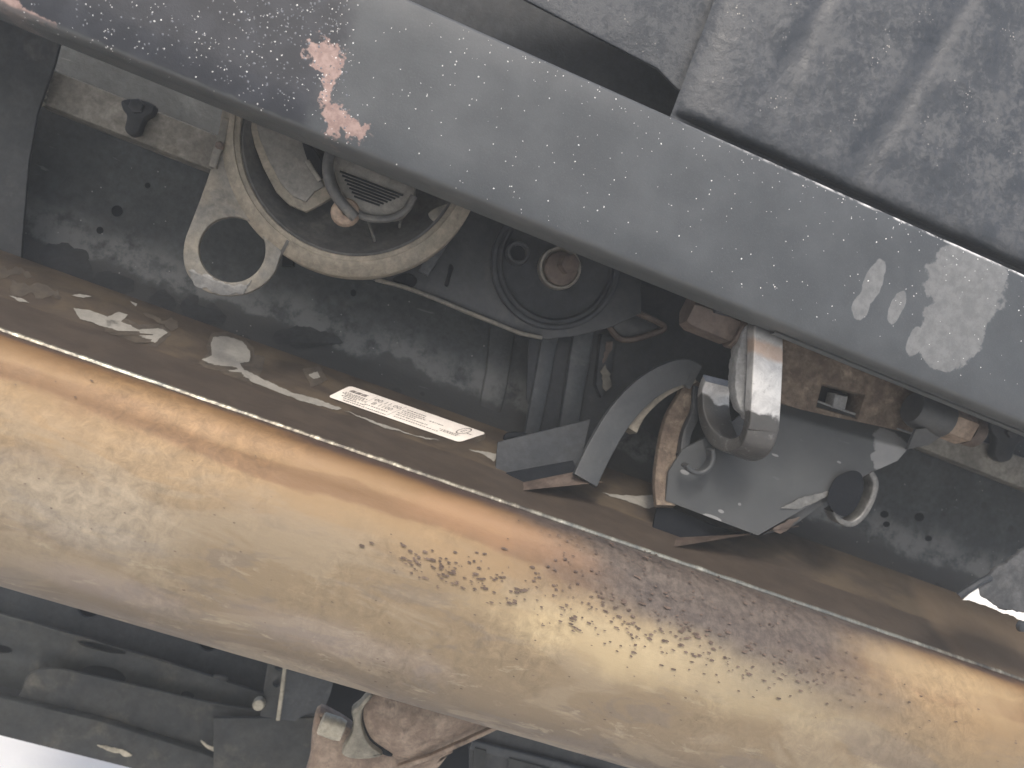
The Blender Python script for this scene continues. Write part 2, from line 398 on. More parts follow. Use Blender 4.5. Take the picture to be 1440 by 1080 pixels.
while len(sp) < 300:
    x, y = random.uniform(30, 490), random.uniform(0, 185)
    dens = .25+.75*max(0, 1-abs(x-400)/130)
    yb = 8+.385*x-10
    if y < yb and random.random() < dens and mnoise.noise((x*.02, y*.02, 3)) > -.35*random.random()-.05: sp.append((x, y, random.choice((.0003, .0004, .0005, .0007)), .6))
put('water_drops', domes(BE, sp), M['drop'], bumper, kind='stuff')
sp = []
while len(sp) < 640:
    x, y = random.uniform(30, 1440), random.uniform(0, 590)
    yt, yb = .447*(x-580)+4, 8+.385*x+10
    if not (yt < y < yb): continue
    near = math.exp(-(y-yt)/16)*(x > 620)
    if random.random() < .22+near+(1.0 if x < 500 and mnoise.noise((x*.015, y*.015, 3)) > -.1 else 0): sp.append((x, y, random.choice((.00018, .00025, .0003, .0004, .0005 if random.random() < .3 else .0003)), .5))
put('glint_and_mineral_flecks', domes(BE, sp, 5), M['fleck'], bumper, kind='stuff')  # white domes: mineral specks, plus painted glints of the drops on the left
# thin weld flange hanging from the right half of the beam
fl = Ext([(.528, zb+.004), (.526, zb-.0012), (.528, zb-.0022), (.534, zb-.0022), (.536, zb+.005)])
put('weld_flange', fl.build(P(1092, 462, .526).x, 1.0, 1), M['bumper'], bumper)

# ------------------------------------------------------------------ plastic step panel above the bumper
g = G('step_plastic')
n1 = g.noise(200, 7, .75, .5); n2 = g.noise(30, 5, .6)
at = g.n.new('ShaderNodeAttribute'); at.attribute_name = 'clean'; cl_ = g.math('SUBTRACT', 1.0, at.outputs['Fac'], clamp=True)
c = g.mix(g.map(n2, .35, .7), (.040, .046, .055), (.056, .062, .072))
dirt = g.math('ADD', g.math('MULTIPLY', n1, .6), g.math('MULTIPLY', n2, .4)); dirt = g.math('MULTIPLY', g.map(dirt, .48, .57), cl_)
c = g.mix(g.math('MULTIPLY', dirt, .7), c, (.105, .111, .119))
fl_ = g.math('MULTIPLY', g.math('LESS_THAN', g.voro(330), .2), g.map(g.noise(38, 5, .7), .57, .66)); c = g.mix(g.math('MULTIPLY', g.math('MULTIPLY', fl_, cl_), .8), c, (.42, .40, .37))
M['step'] = g.out(c, g.mixf(dirt, .42, .75), 0.0, g.bump(g.math('ADD', g.noise(260, 4, .7), n1), .5, .0011), .45)
def step_h(px, py):
    """height of the moulded pad over its base (m): rounded left edge, rounded bottom, two grooves"""
    t = px-(1000-.36*py)                                         # distance right of the left edge line
    h = .015*(1-math.exp(-max(t, 0)/26.0))
    d = (.447*(px-580)-py)*.913-3                               # distance above the bumper edge line
    h *= 1-math.exp(-max(d, 0)/7.0)
    gmask = .75*math.exp(-max(d, 0)/40.0)
    for (x0, y0, x1, y1, wd) in ((1168, -20, 1080, 150, 19), (1385, -40, 1165, 300, 18)):
        L = math.hypot(x1-x0, y1-y0); ux, uy = (x1-x0)/L, (y1-y0)/L
        q = abs((px-x0)*uy-(py-y0)*ux); s_ = ((px-x0)*ux+(py-y0)*uy)/L
        wd2 = wd*(.40+.75*max(0, min(1, s_+.1))); e = max(0, min(1, (1.1-s_)/.45))
        gg = e/(1+math.exp((q-wd2)/5.0)); h -= .0030*gg; gmask = max(gmask, 1.0*gg)
    global GR; GR = gmask
    return h+.0011*mnoise.noise((px*.02, py*.02, 1))+.0004*mnoise.noise((px*.09, py*.09, 5))
V = []; F = []; GA = []; nx, ny = 200, 240
for j in range(ny+1):
    for i in range(nx+1):
        f = j/ny; bx = 942+i/nx*660; by = .447*(bx-580)+3       # foot of this column on the bumper edge line
        px, py = bx+.38*520*(1-f), by-520*(1-f)                  # columns run parallel to the pad's left edge
        V.append(P(px, py, .548-step_h(px, py))); GA.append(GR)
F = [(j*(nx+1)+i, j*(nx+1)+i+1, (j+1)*(nx+1)+i+1, (j+1)*(nx+1)+i) for j in range(ny) for i in range(nx)]
stp = thing('step_pad', 'mottled grey plastic step pad with two grooves above the bumper edge', 'step pad', P(1200, 150, .55))
pm_ = mesh(V, F); at_ = pm_.attributes.new('clean', 'FLOAT', 'POINT'); at_.data.foreach_set('value', GA)
put('pad', pm_, M['step'], stp, sharp=60)
put('recess', plate([(600, -80), (700, -22), (740, 0), (840, 52), (925, 96), (952, 124), (980, 140), (1040, 0), (1090, -100)], .5535, .004, bev=.0015), M['step'], stp)
# the body panel behind, seen only as the dark gap
bpn = thing('body_panel', 'dark panel seen in the gap between step pad and bumper', 'panel', P(800, 40, .62))
put('sheet', plate([(380, -200), (1700, -200), (1700, 560), (380, 20)], .60, .003), M['gap'], bpn)

# ------------------------------------------------------------------ muffler
zA = Z(370, 484, .655); zB = Z(213, 489, .607); zC = Z(770, 728, .562)
def arc(h):
    o = []; zm = zC-h; n = 40
    for i in range(n+1):
        a = R(90-185*i/n); cs, sn = math.cos(a), math.sin(a)
        y = .585-.085*math.copysign(abs(cs)**.78, cs); z = zm+h*math.copysign(abs(sn)**.92, sn)
        y += (.562-.585)*max(0, 1-i/8)
        o.append((y, z))
    return o
s_t = (Z(370, 931, 1.0)-CAM.z)
lo, hi = .03, .2
for _ in range(40):
    h = (lo+hi)/2; s_ = min((z-CAM.z)/y for y, z in arc(h))
    if s_ < s_t: hi = h
    else: lo = h
ML = Ext(arc(h)); ML.build(0, 1, 1)
MU = Ext([(.70, zA-.045), (.685, zA-.012), (.668, zA-.001), (.655, zA), (.610, zB+.0006), (.606, zB-.0008), (.562, zC)]); MU.build(0, 1, 1)
g = G('heat_tinted_steel'); uv = g.uv(); U = g.sep(uv)
su = g.vec('MULTIPLY', uv, (1, 3.2, 1)); sl_ = g.vec('MULTIPLY', uv, (.35, 2.2, 1))
big = g.noise(5.5, 3, .5, .3, vec=su)
wv = g.math('ADD', U[1], g.math('MULTIPLY', g.math('SUBTRACT', big, .5), .055))
wv = g.math('ADD', wv, g.math('MULTIPLY', g.math('SUBTRACT', g.noise(38, 5, .6, .4, vec=su), .5), .010))
Lm = ML.L[-1]
# heat bands below the weld: scorched edge, straw, a darker orange tide line, straw again, then dull grey tan
c = g.ramp(g.math('DIVIDE', wv, .22), [(0.0, (0.060, 0.039, 0.035)), (.05, (0.082, 0.051, 0.038)), (.085, (0.182, 0.104, 0.048)), (.125, (0.236, 0.143, 0.067)), (.175, (0.241, 0.153, 0.073)), (.19, (0.185, 0.108, 0.050)), (.245, (0.192, 0.113, 0.056)), (.265, (0.259, 0.174, 0.089)), (.33, (0.244, 0.172, 0.095)), (.42, (0.202, 0.151, 0.092)), (.60, (0.195, 0.150, 0.095)), (.72, (0.180, 0.139, 0.092)), (.83, (0.132, 0.102, 0.071)), (1, (0.085, 0.063, 0.047))])
f1 = g.map(g.noise(8, 4, .62, .9, vec=g.vec('ADD', su, (2.2, 0.3, 0))), .50, .58); f1 = g.math('MULTIPLY', f1, g.map(U[1], .05, .09)); c = g.mix(g.math('MULTIPLY', f1, .5), c, (0.256, 0.210, 0.147))
f2 = g.map(g.noise(11, 5, .66, .7, vec=g.vec('ADD', su, (4.2, 1.1, 0))), .52, .60); f2 = g.math('MULTIPLY', f2, g.map(U[1], .06, .12)); c = g.mix(g.math('MULTIPLY', f2, .6), c, (0.149, 0.122, 0.097))
f3 = g.map(g.noise(26, 5, .7, .6, vec=su), .58, .66); f3 = g.math('MULTIPLY', f3, g.map(U[1], .09, .13)); c = g.mix(g.math('MULTIPLY', f3, .5), c, (0.315, 0.270, 0.192))
def muv(px, py):
    hh = ML.hit(px, py); return (hh[1][0], hh[1][1], 0)
a = muv(790, 760); b = muv(1215, 935); cc = ((a[0]+b[0])/2, .030, 0)
pm = g.blob((cc[0]+.01, .016, 0), ((b[0]-a[0])*.62, .078, 1), .45, .30, 30, vec=uv)
pcol = g.mix(g.map(g.noise(130, 6, .75, vec=uv), .35, .65), (.060, .052, .050), (.120, .102, .090))
c = g.mix(g.math('MULTIPLY', pm, .92), c, pcol)
for (px, py, rx, ry, k, cl2) in ((700, 745, .07, .012, .5, (0.364, 0.216, 0.122)), (300, 600, .12, .010, .4, (0.350, 0.230, 0.129)), (1000, 950, .10, .02, .35, (0.490, 0.410, 0.251)), (110, 720, .06, .022, .4, (0.385, 0.346, 0.281)), (1330, 960, .08, .02, .5, (0.476, 0.360, 0.205)), (850, 900, .08, .020, .55, (0.476, 0.382, 0.228)), (150, 825, .05, .010, .4, (0.238, 0.202, 0.190)), (470, 900, .07, .012, .3, (0.266, 0.230, 0.220))):
    q = muv(px, py); c = g.mix(g.math('MULTIPLY', g.blob(q, (rx, ry, 1), .6, .6, 25, vec=uv), k), c, cl2)
mt = g.map(g.noise(110, 5, .78, .6, vec=uv), .3, .7, .66, 1.32, False); c = g.mix(g.map(g.noise(7, 3, .6, vec=uv), .40, .62), c, g.mix(1.0, c, mt, 'MULTIPLY'))
hb = g.math('ADD', g.math('MULTIPLY', g.noise(30, 5, .6, vec=su), .8), g.math('MULTIPLY', g.noise(420, 4, .7, vec=uv), .25))
M['tint'] = g.out(c, g.math('ADD', .46, g.math('MULTIPLY', g.noise(40, 6, .7, vec=uv), .3)), .12, g.bump(hb, .45, .0014), .5)
g = G('brown_shell'); uv = g.uv(); su = g.vec('MULTIPLY', uv, (1, 2.5, 1)); U = g.sep(uv)
c = g.mix(g.map(g.noise(26, 6, .65, .5, vec=su), .35, .68), (.064, .051, .042), (.086, .068, .054))
lc = MU.L[5]
c = g.mix(g.map(U[1], lc-.001, lc+.001), g.mix(g.map(g.noise(18, 5, .6, .8, vec=su), .4, .62), c, (.115, .090, .064)), c)
q = MU.hit(1330, 835)[1]; tm = g.map(U[0], q[0]-.055, q[0]-.035); c = g.mix(g.math('MULTIPLY', tm, .75), c, g.mix(g.noise(40, 4), (.16, .115, .08), (.21, .16, .11)))
rs = g.map(g.noise(70, 6, .7, vec=uv), .58, .75); c = g.mix(g.math('MULTIPLY', rs, .35), c, (.10, .078, .06))
M['brown'] = g.out(c, g.math('ADD', .22, g.math('MULTIPLY', g.noise(60, 5), .3)), .2, g.bump(g.noise(300, 5, .65), .2, .0006), .5)
muf = thing('muffler', 'heat tinted steel muffler running across the picture with a welded seam', 'muffler', P(720, 900, .58))
def dent(v, l): return v+Vector((0, .0012*mnoise.noise((v.x*7, l*25, 2))+.0004*mnoise.noise((v.x*30, l*60, 8)), 0))
put('main_shell', ML.build(-.37, 1.05, 160, dent), M['tint'], muf, sharp=0).data.shade_smooth()
ush = put('cover_shell', MU.build(-.37, 1.05, 1), M['brown'], muf, sharp=50)
g = G('weld_bead'); n_ = g.noise(60, 6, .7, vec=g.stretch((2, .2, .2))); c = g.ramp(n_, [(.34, (.085, .075, .065)), (.50, (.19, .17, .135)), (.60, (.32, .30, .24)), (.72, (.62, .59, .50))])
tl = g.map(g.noise(5, 2), .45, .6); c = g.mix(g.math('MULTIPLY', tl, .35), c, (.27, .31, .30))
M['bead'] = g.out(c, .32, .45, g.bump(g.noise(260, 4), .6, .001))
path = [Vector((-.37+i*1.42/220, .5600-.0005*mnoise.noise((i*.5, 0, 0)), zC+.0004+.0004*mnoise.noise((i*.37, 3, 0)))) for i in range(221)]
put('weld_seam', tube(path, .0023, 8, scale=lambda t: 1+.16*mnoise.noise((t*90, 0, 0))+.12*mnoise.noise((t*21, 4, 0))), M['bead'], muf)
# rust pits, thickest where the scorch fades
random.seed(21); V = []; F = []
def pit(px, py, r):
    n = random.randint(5, 7); el = random.uniform(1.0, 2.2); a0 = random.random()*6; b_ = len(V); ring_ = []
    for i in range(n):
        a_ = a0+6.283*i/n; q = random.uniform(.6, 1.2)*r; x_, y_ = q*el*math.cos(a_), q*.7*math.sin(a_)
        hh = ML.hit(px+x_*.95-y_*.3, py+x_*.3+y_*.95)
        if not hh: return
        ring_.append(hh[2]+hh[3]*.0013+(CAM-hh[2]).normalized()*.0004)
    V.extend(ring_); F.append(tuple(range(b_, b_+n)))
for cx, cy, sx, sy, n, r1 in ((620, 800, 45, 11, 75, 5), (690, 812, 50, 12, 35, 4), (930, 880, 120, 26, 190, 4.5), (840, 860, 70, 22, 90, 4), (1080, 940, 60, 16, 50, 4), (1000, 830, 110, 22, 120, 2.6), (860, 770, 50, 14, 60, 2.4), (700, 960, 240, 45, 60, 2.6), (1250, 1000, 130, 40, 30, 2.4), (200, 690, 140, 60, 26, 2.6)):
    for _ in range(n):
        t_ = random.gauss(0, 1); u_ = random.gauss(0, 1); pit(cx+sx*t_-.3*sy*u_, cy+.33*sx*t_+sy*u_, random.uniform(.9, r1*.62))
M['pit'] = grime('rust_pit', (.095, .070, .058), (.155, .115, .094), 120, .85, bump=.2, spec=.2)
put('rust_pits', mesh(V, F), M['pit'], muf, kind='stuff', sharp=0)
random.seed(11)
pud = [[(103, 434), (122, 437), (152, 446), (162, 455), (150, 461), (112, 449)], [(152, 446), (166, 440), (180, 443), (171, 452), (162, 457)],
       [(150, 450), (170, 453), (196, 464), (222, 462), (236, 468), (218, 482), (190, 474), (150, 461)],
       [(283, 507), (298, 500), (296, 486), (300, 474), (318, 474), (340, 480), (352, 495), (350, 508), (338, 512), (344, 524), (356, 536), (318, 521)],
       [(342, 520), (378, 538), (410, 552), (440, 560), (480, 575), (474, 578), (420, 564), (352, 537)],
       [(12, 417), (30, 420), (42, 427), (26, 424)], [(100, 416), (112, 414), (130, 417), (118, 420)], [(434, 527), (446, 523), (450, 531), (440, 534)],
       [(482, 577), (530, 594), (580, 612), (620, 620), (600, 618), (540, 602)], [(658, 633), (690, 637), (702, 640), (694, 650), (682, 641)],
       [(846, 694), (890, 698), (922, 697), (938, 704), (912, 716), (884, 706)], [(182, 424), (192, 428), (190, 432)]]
for i, o in enumerate(pud):  # pale shapes paint sky reflections in the water on the ledge
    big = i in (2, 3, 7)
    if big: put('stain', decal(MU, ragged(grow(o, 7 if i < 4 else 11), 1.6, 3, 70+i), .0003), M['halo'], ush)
    put('bare_or_reflection_patch', decal(MU, ragged(o, .8, 2, 90+i, .09), .0006), M['puddle'], ush, label='pale patch painted as a sky reflection in water on the brown shell')
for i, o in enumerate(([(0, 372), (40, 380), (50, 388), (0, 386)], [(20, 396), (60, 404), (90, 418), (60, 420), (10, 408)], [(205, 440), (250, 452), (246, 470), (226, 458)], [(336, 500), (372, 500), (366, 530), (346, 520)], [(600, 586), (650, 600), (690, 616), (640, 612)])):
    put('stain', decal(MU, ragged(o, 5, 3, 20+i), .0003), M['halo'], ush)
# sticker with its print
def quad(u, v, off):
    TL, TR, BR, BL = (492, 543.6), (684, 610.4), (645, 623), (460.5, 559)
    x = (TL[0]*(1-u)+TR[0]*u)*(1-v)+(BL[0]*(1-u)+BR[0]*u)*v; y = (TL[1]*(1-u)+TR[1]*u)*(1-v)+(BL[1]*(1-u)+BR[1]*u)*v
    hh = MU.hit(x, y); return hh[2]+Vector((0, -.55, .83))*off
def rq(n=4, r=.03):
    o = []
    for cx, cy, a0 in ((1-r, .12, 270), (1-r, .88, 0), (r, .88, 90), (r, .12, 180)):
        for i in range(n+1): a = R(a0+90*i/n); o.append((cx+r*math.cos(a), cy+.12*math.sin(a)))
    return o
V = [quad(.5, .5, .0010)]+[quad(a, b, .0010) for a, b in rq()]; n = len(V)-1
stk = put('sticker', mesh(V, [(0, 1+i, 1+(i+1) % n) for i in range(n)]), M['label'], ush, label='cream paper sticker with small printed lettering')
V = []; F = []
def strokes(poly):
    b = len(V)
    for a, c_ in poly: V.append(quad(a, c_, .0013))
    F.append(tuple(range(b, b+len(poly))))
def bar(u0, v0, u1, v1, sk=0): strokes([(u0+sk, v0), (u1+sk, v0), (u1, v1), (u0, v1)])
def text(s, u, v, hgt, wid):
    cu = bpy.data.curves.new('t', 'FONT'); cu.body = s; cu.resolution_u = 2; ob = link(bpy.data.objects.new('t', cu)); dg = bpy.context.evaluated_depsgraph_get()
    me = bpy.data.meshes.new_from_object(ob.evaluated_get(dg)); bpy.data.objects.remove(ob); b = len(V)
    xs = [q.co.x for q in me.vertices]; w_ = max(xs)
    for q in me.vertices: V.append(quad(u+q.co.x/w_*wid, v-q.co.y*hgt/.7, .0013))
    for p in me.polygons: F.append(tuple(b+i for i in p.vertices))
for k in range(3):                     # bold slanted mark top left
    bar(.045+k*.042, .20, .075+k*.042, .27, .012); bar(.045+k*.042, .27, .060+k*.042, .34, .008); bar(.064+k*.042, .27, .080+k*.042, .34, .008)
text('00.11.00', .23, .36, .17, .19); text('B 1100', .25, .60, .17, .15)
text('E', .885, .42, .20, .018)
ring = [(.895+.032*math.cos(R(a)), .32+.26*math.sin(R(a))) for a in range(0, 360, 15)]
ri = [(.895+.027*math.cos(R(a)), .32+.21*math.sin(R(a))) for a in range(0, 360, 15)]
for i in range(24): strokes([ring[i], ring[(i+1) % 24], ri[(i+1) % 24], ri[i]])
random.seed(3)
def row(u0, u1, v, h_):
    u = u0
    while u < u1:
        wd = random.uniform(.006, .016); bar(u, v, min(u+wd, u1), v+h_); u += wd+random.uniform(.003, .009)
for u0, u1, v in ((.04, .20, .42), (.03, .19, .50), (.06, .22, .58), (.05, .17, .66), (.08, .24, .76), (.23, .40, .70), (.10, .42, .88), (.46, .60, .22), (.45, .62, .34), (.46, .64, .44), (.45, .58, .54), (.46, .70, .66), (.47, .80, .80), (.66, .76, .40), (.78, .93, .62), (.80, .92, .70), (.93, .97, .36)): row(u0, u1, v, .045)
bar(.43, .10, .4325, .92); bar(.215, .10, .217, .60)
put('printing', mesh(V, F), M['ink'], stk, sharp=0)
random.seed(11)

# ------------------------------------------------------------------ crossmember behind everything
zk0 = Z(700, 250, .70)
g = G('crossmember_paint'); X = g.sep(g.oc)
c = g.mix(g.map(g.noise(16, 6, .6), .35, .68), (.027, .032, .036), (.043, .049, .053))
d1 = g.map(g.noise(14, 7, .72, .6), .48, .70)
c = g.mix(g.math('MULTIPLY', d1, .35), c, (.09, .10, .103))
mt = g.map(g.noise(150, 5, .72), .3, .7, .6, 1.4, False); c = g.mix(1.0, c, mt, 'MULTIPLY')
zs = Z(420, 455, .70)                 # tide mark of dust along the foot
tz = g.math('ADD', X[2], g.math('MULTIPLY', g.math('SUBTRACT', g.noise(22, 5, .6), .5), .055))
band = g.math('MULTIPLY', g.map(tz, zs-.012, zs-.002), g.map(tz, zs+.034, zs+.004)); band = g.math('MULTIPLY', band, g.map(g.noise(40, 6, .7), .34, .55))
c = g.mix(g.math('MULTIPLY', band, .85), c, (.165, .17, .168))
foot = g.map(tz, zs-.002, zs-.010); c = g.mix(foot, c, (.050, .052, .053))
sc_ = g.map(g.noise(60, 3, .5, 1.0, vec=g.stretch((.5, 1, 2.5))), .70, .74); c = g.mix(g.math('MULTIPLY', sc_, .35), c, (.2, .2, .2))
mud = g.math('MULTIPLY', g.math('LESS_THAN', g.voro(34), .16), g.map(g.noise(12, 2), .48, .56)); c = g.mix(g.math('MULTIPLY', mud, .8), c, (.018, .02, .022))
wf = g.math('LESS_THAN', g.voro(75), .05); c = g.mix(g.math('MULTIPLY', wf, .7), c, (.33, .33, .32))
M['cross'] = g.out(c, g.math('ADD', .5, g.math('MULTIPLY', g.noise(50, 4), .25)), 0.0, g.bump(g.math('ADD', g.noise(300, 4), g.math('MULTIPLY', g.noise(40, 4), 1.2)), .3, .0012), .5)
XM = Ext([(.702, zt+.05), (.702, zt+.005), (.702, zs-.004), (.697, zs-.014), (.684, zs-.026), (.668, zA-.012), (.66, zA-.03)])
crm = thing('crossmember', 'black dusty crossmember panel behind the brackets, above the muffler', 'crossmember', P(500, 420, .70))
cpan = put('panel', XM.build(-.7, 1.1, 1), M['cross'], crm)
for px, py, rx, ry in ((165, 297, 8, 8), (141, 324, 5, 5), (1243, 723, 6, 5), (1246, 737, 5, 4), (1292, 727, 7, 6), (1305, 757, 5, 4), (208, 261, 4, 4), (497, 412, 4, 5)):
    put('hole', decal(XM, [(a, b) for a, b in circ(px, py, rx, ry, 14)], .0008), M['hole'], crm)
random.seed(5)
for i, o in enumerate(([(0, 326), (24, 322), (38, 338), (40, 352), (30, 362), (0, 352)], [(58, 352), (72, 342), (105, 346), (124, 358), (130, 388), (126, 402), (90, 390), (58, 366)], [(138, 384), (164, 384), (188, 398), (186, 410), (168, 414), (130, 402)], [(214, 414), (232, 408), (246, 424), (242, 440), (226, 432), (212, 428)], [(254, 432), (262, 418), (278, 416), (284, 430), (302, 428), (318, 446), (310, 458), (286, 456), (258, 446)], [(385, 470), (420, 460), (470, 470), (480, 486), (430, 490), (390, 482)])):
    put('damp_stain', decal(XM, ragged(cr(o, 4), 2.5, 3, 130+i), .0006), M['stain'], cpan)
# left end flange
put('end_flange', plate([(-160, -60), (90, 40), (76, 92), (52, 160), (40, 230), (34, 300), (28, 380), (-160, 380)], .657, .004, bev=.001), M['black2'], crm)

# ------------------------------------------------------------------ galvanised rail with its two clip bolts
z0, z1 = Z(75, 97, .668), Z(290, 238, .668)
RL = Ext([(.690, z0), (.672, z0), (.668, z0-.0015), (.668, z1+.0015), (.672, z1), (.690, z1)])
rail = thing('mounting_rail', 'dull galvanised flat rail behind the brackets, dark clips hanging on it', 'rail', P(180, 165, .67))
put('bar', RL.build(P(60, 130, .668).x, .95, 1), M['galv'], rail)
for (px, py) in ((190, 152), (1418, 608)):
    s_ = 1 if px < 500 else 1.15
    k = put('clip', plate(cr([(px-20*s_, py-12*s_), (px+2, py-14*s_), (px+26*s_, py-6*s_), (px+24*s_, py+6*s_), (px+14*s_, py+13*s_), (px+9*s_, py+22*s_), (px+4*s_, py+34*s_), (px-8*s_, py+37*s_), (px-16*s_, py+28*s_), (px-13*s_, py+10*s_), (px-19*s_, py)], 4), .655, .012, bev=.003), M['gap'], rail)
    put('bolt_head', hexhead(P(px+3, py-2, .655), (0, -1, 0), .006*s_, .004), M['black2'], k)
for i in range(5):
    put('weld_dot', lathe(P(69-i*2.2, 108+i*9.5, .667), (0, -1, 0), [(0, .0016), (.0014, .0011), (.0021, 0)], 10), M['pale'], rail)

# ------------------------------------------------------------------ ring bracket
rb = thing('ring_bracket', 'flat dusty steel bracket ending in a round eye, left of the horn', 'bracket', P(326, 410, .56))
out = [(326, 164), (318, 180), (300, 226), (284, 272), (268, 314), (259, 340), (258, 368), (267, 391), (288, 409), (314, 416), (342, 414), (368, 402), (386, 383), (395, 358), (404, 350), (416, 354), (436, 368), (436, 352), (392, 312), (358, 262), (342, 200), (340, 168)]
put('eye_plate', plate(cr(out, 5), .572, .006, [circ(326, 351, 47, 46, 48)], bev=.0012), M['ring'], rb)
put('edge_fold', sweep([P(x, y, .571) for x, y in ((319, 168), (313, 192), (303, 222), (299, 236))], rrect(.006, .005, .0015), (0, -1, 0)), M['ring'], rb)
put('bolt_head', lathe(P(309, 205, .570), (0, -1, 0), [(0, .003), (.0022, .0028), (.0032, .0012), (.0034, 0)], 12), M['rustbolt'], rb)
put('tab', plate([(398, 352), (414, 358), (412, 374), (396, 374)], .585, .01), M['hole'], rb)
wear = plate(ragged([(264, 378), (290, 388), (330, 402), (352, 396), (344, 412), (310, 415), (284, 406), (268, 392)], 3, 3, 4), .5712, .0006, bev=.0001)
M['wear'] = grime('worn_eye', (.12, .122, .12), (.17, .17, .165), 90, .45, .3)
put('bare_or_reflection_patch', wear, M['wear'], rb, label='pale worn patch at the foot of the eye')

# ------------------------------------------------------------------ disc horn in its strap
HC = P(500, 207, .575); k_ = mm(.575)*1.03
horn = thing('disc_horn', 'round dusty horn with slotted cover held in a tan strap', 'horn', HC)
ro, rn = 171*k_, 143*k_
# angles: measured so that 0 is straight up in the truck frame
strap = lathe(HC, (0, -1, 0), [(ro-.001, -.022), (ro, -.020), (ro, .001), (ro-.0008, .0022), (ro-.0108, .0086), (ro-.0114, .0088), (ro-.0118, .0072), (ro-.0150, .0068), (ro-.0156, .006), (ro-.0156, -.022)], 90, 55, 265)
put('strap', strap, M['tan'], horn)
put('strap_joint', lathe(HC, (0, -1, 0), [(ro+.0004, -.015), (ro+.0004, .0014), (ro-.0006, .0028), (ro-.0108, .0092)], 2, 165.5, 167), M['hornd'], horn)
bowl = lathe(HC, (0, -1, 0), [(ro-.0157, .004), (ro-.0175, .0045), (ro-.020, .001), (ro-.026, -.008), (ro-.034, -.016), (ro-.050, -.022), (0, -.024)], 96)
put('bowl', bowl, M['hornd'], horn)
rimo = [(352, 160), (372, 160), (424, 186), (450, 236), (470, 276), (448, 289), (430, 298), (406, 288), (388, 270), (370, 236), (358, 205), (352, 180)]
cv = put('cover_rim', plate(rimo, .5755, .006, bev=.0012), M['tan'], horn)
put('cover_plate', plate([(360, 160), (376, 160), (420, 188), (444, 236), (456, 262), (442, 270), (430, 284), (412, 276), (396, 260), (380, 230), (367, 200), (361, 180)], .5735, .003, bev=.001), M['horn'], cv)
put('slot', plate(cr([(424, 194), (434, 200), (446, 216), (457, 236), (453, 251), (446, 246), (432, 224)], 4), .5728, .0012, bev=.0003), M['hole'], cv)
put('clip_edge', sweep([P(432, 226, .570), P(440, 240, .570), P(450, 254, .570)], rrect(.0035, .002, .0006), (0, -1, 0)), M['galv'], cv)
gh = cr([(463, 205), (476, 200), (520, 220), (575, 252), (585, 268), (576, 292), (562, 306), (535, 306), (505, 298), (490, 284), (474, 256)], 6)
gm = plate(gh, .566, .018, bev=.004)
gr = put('grille_housing', gm, M['horn'], horn)
for i in range(7):
    p0 = Vector((478, 241)).lerp(Vector((498, 276)), i/6); p1 = Vector((567, 275)).lerp(Vector((534, 289)), i/6)
    put('slot', sweep([P(p0.x, p0.y, .5655), P(p1.x, p1.y, .5655)], rrect(.0013, .0016, .0004), (0, -1, 0)), M['hole'], gr)
put('grommet', sweep([P(486+12*math.cos(a), 299+11.5*math.sin(a), .566) for a in [R(20*i) for i in range(18)]], [(.0048*math.cos(R(45*i)), .0048*math.sin(R(45*i))) for i in range(8)], (0, -1, 0), closed=True), M['rustflange'], horn)
put('grommet_core', lathe(P(486, 299, .572), (0, -1, 0), [(0, 0), (.007, 0)], 16), M['hole'], horn)
cab = cr([(478, 190), (466, 212), (461, 236), (466, 262), (478, 282), (490, 296), (500, 306)], 6, False)
put('cable', tube([P(q.x, q.y, .560+.004*abs(i/len(cab)-.5)) for i, q in enumerate(cab)], .0042, 12), M['hornd'], horn)
cab = cr([(498, 292), (506, 302), (526, 308), (552, 306), (572, 294), (582, 276)], 6, False)
put('housing_rim', tube([P(q.x, q.y, .5655) for q in cab], .0028, 10), M['hornd'], horn)
put('rib', sweep([P(516, 305, .585), P(526, 336, .575)], rrect(.002, .008, .0006), (0, -1, 0)), M['horn'], horn)
put('rib', sweep([P(566, 300, .585), P(562, 318, .58)], rrect(.002, .006, .0006), (0, -1, 0)), M['horn'], horn)
put('flange', plate(cr([(602, 300), (630, 286), (652, 288), (648, 300), (632, 320), (606, 342), (590, 346), (616, 322)], 4), .571, .003, bev=.0008), M['ring'], horn)

# ------------------------------------------------------------------ mounting plate with round pocket
mp = thing('mounting_plate', 'black plate with a round pocket and a brown washered bolt under the bumper', 'mounting plate', P(770, 470, .63))
pl = plate([(520, 392), (560, 372), (612, 320), (640, 270), (900, 360), (902, 440), (860, 460), (812, 472), (770, 477), (730, 468), (690, 452), (640, 432), (600, 416)], .632, .006, bev=.001)
put('sheet', pl, M['black2'], mp)
ed = [(528, 393), (570, 404), (612, 420), (660, 440), (700, 456), (732, 469), (762, 475)]
put('edge', sweep([P(x, y, .630) for x, y in ed], rrect(.0035, .006, .001), (0, -1, 0)), M['ring'], mp)
PC = P(782, 372, .628); kk = mm(.63)
put('pocket', lathe(PC, (0, -1, 0), [(93*kk, -.004), (93*kk, .003), (91*kk, .004), (87*kk, .004), (84*kk, .0025), (81*kk, .004), (79*kk, .004), (76*kk, .001), (70*kk, -.0005), (0, -.001)], 80), M['gap'], mp)
wc = P(787, 377, .622)
put('washer', lathe(wc, (0, -1, 0), [(0, .000), (24*kk, .0005), (26.5*kk, .003), (29.5*kk, .003), (30.5*kk, .001), (30.5*kk, -.006)], 40), M['galv'], mp)
wb = put('bolt', lathe(P(788, 378, .622), (0, -1, 0), [(0, .006), (16*kk, .006), (23*kk, .004), (25*kk, 0)], 32), M['rustbolt'], mp)
put('bolt_head', hexhead(P(796, 372, .617), (.25, -1, .05), 14.5*kk, .010), M['rustbolt'], wb)
hc = P(728, 356, .622)
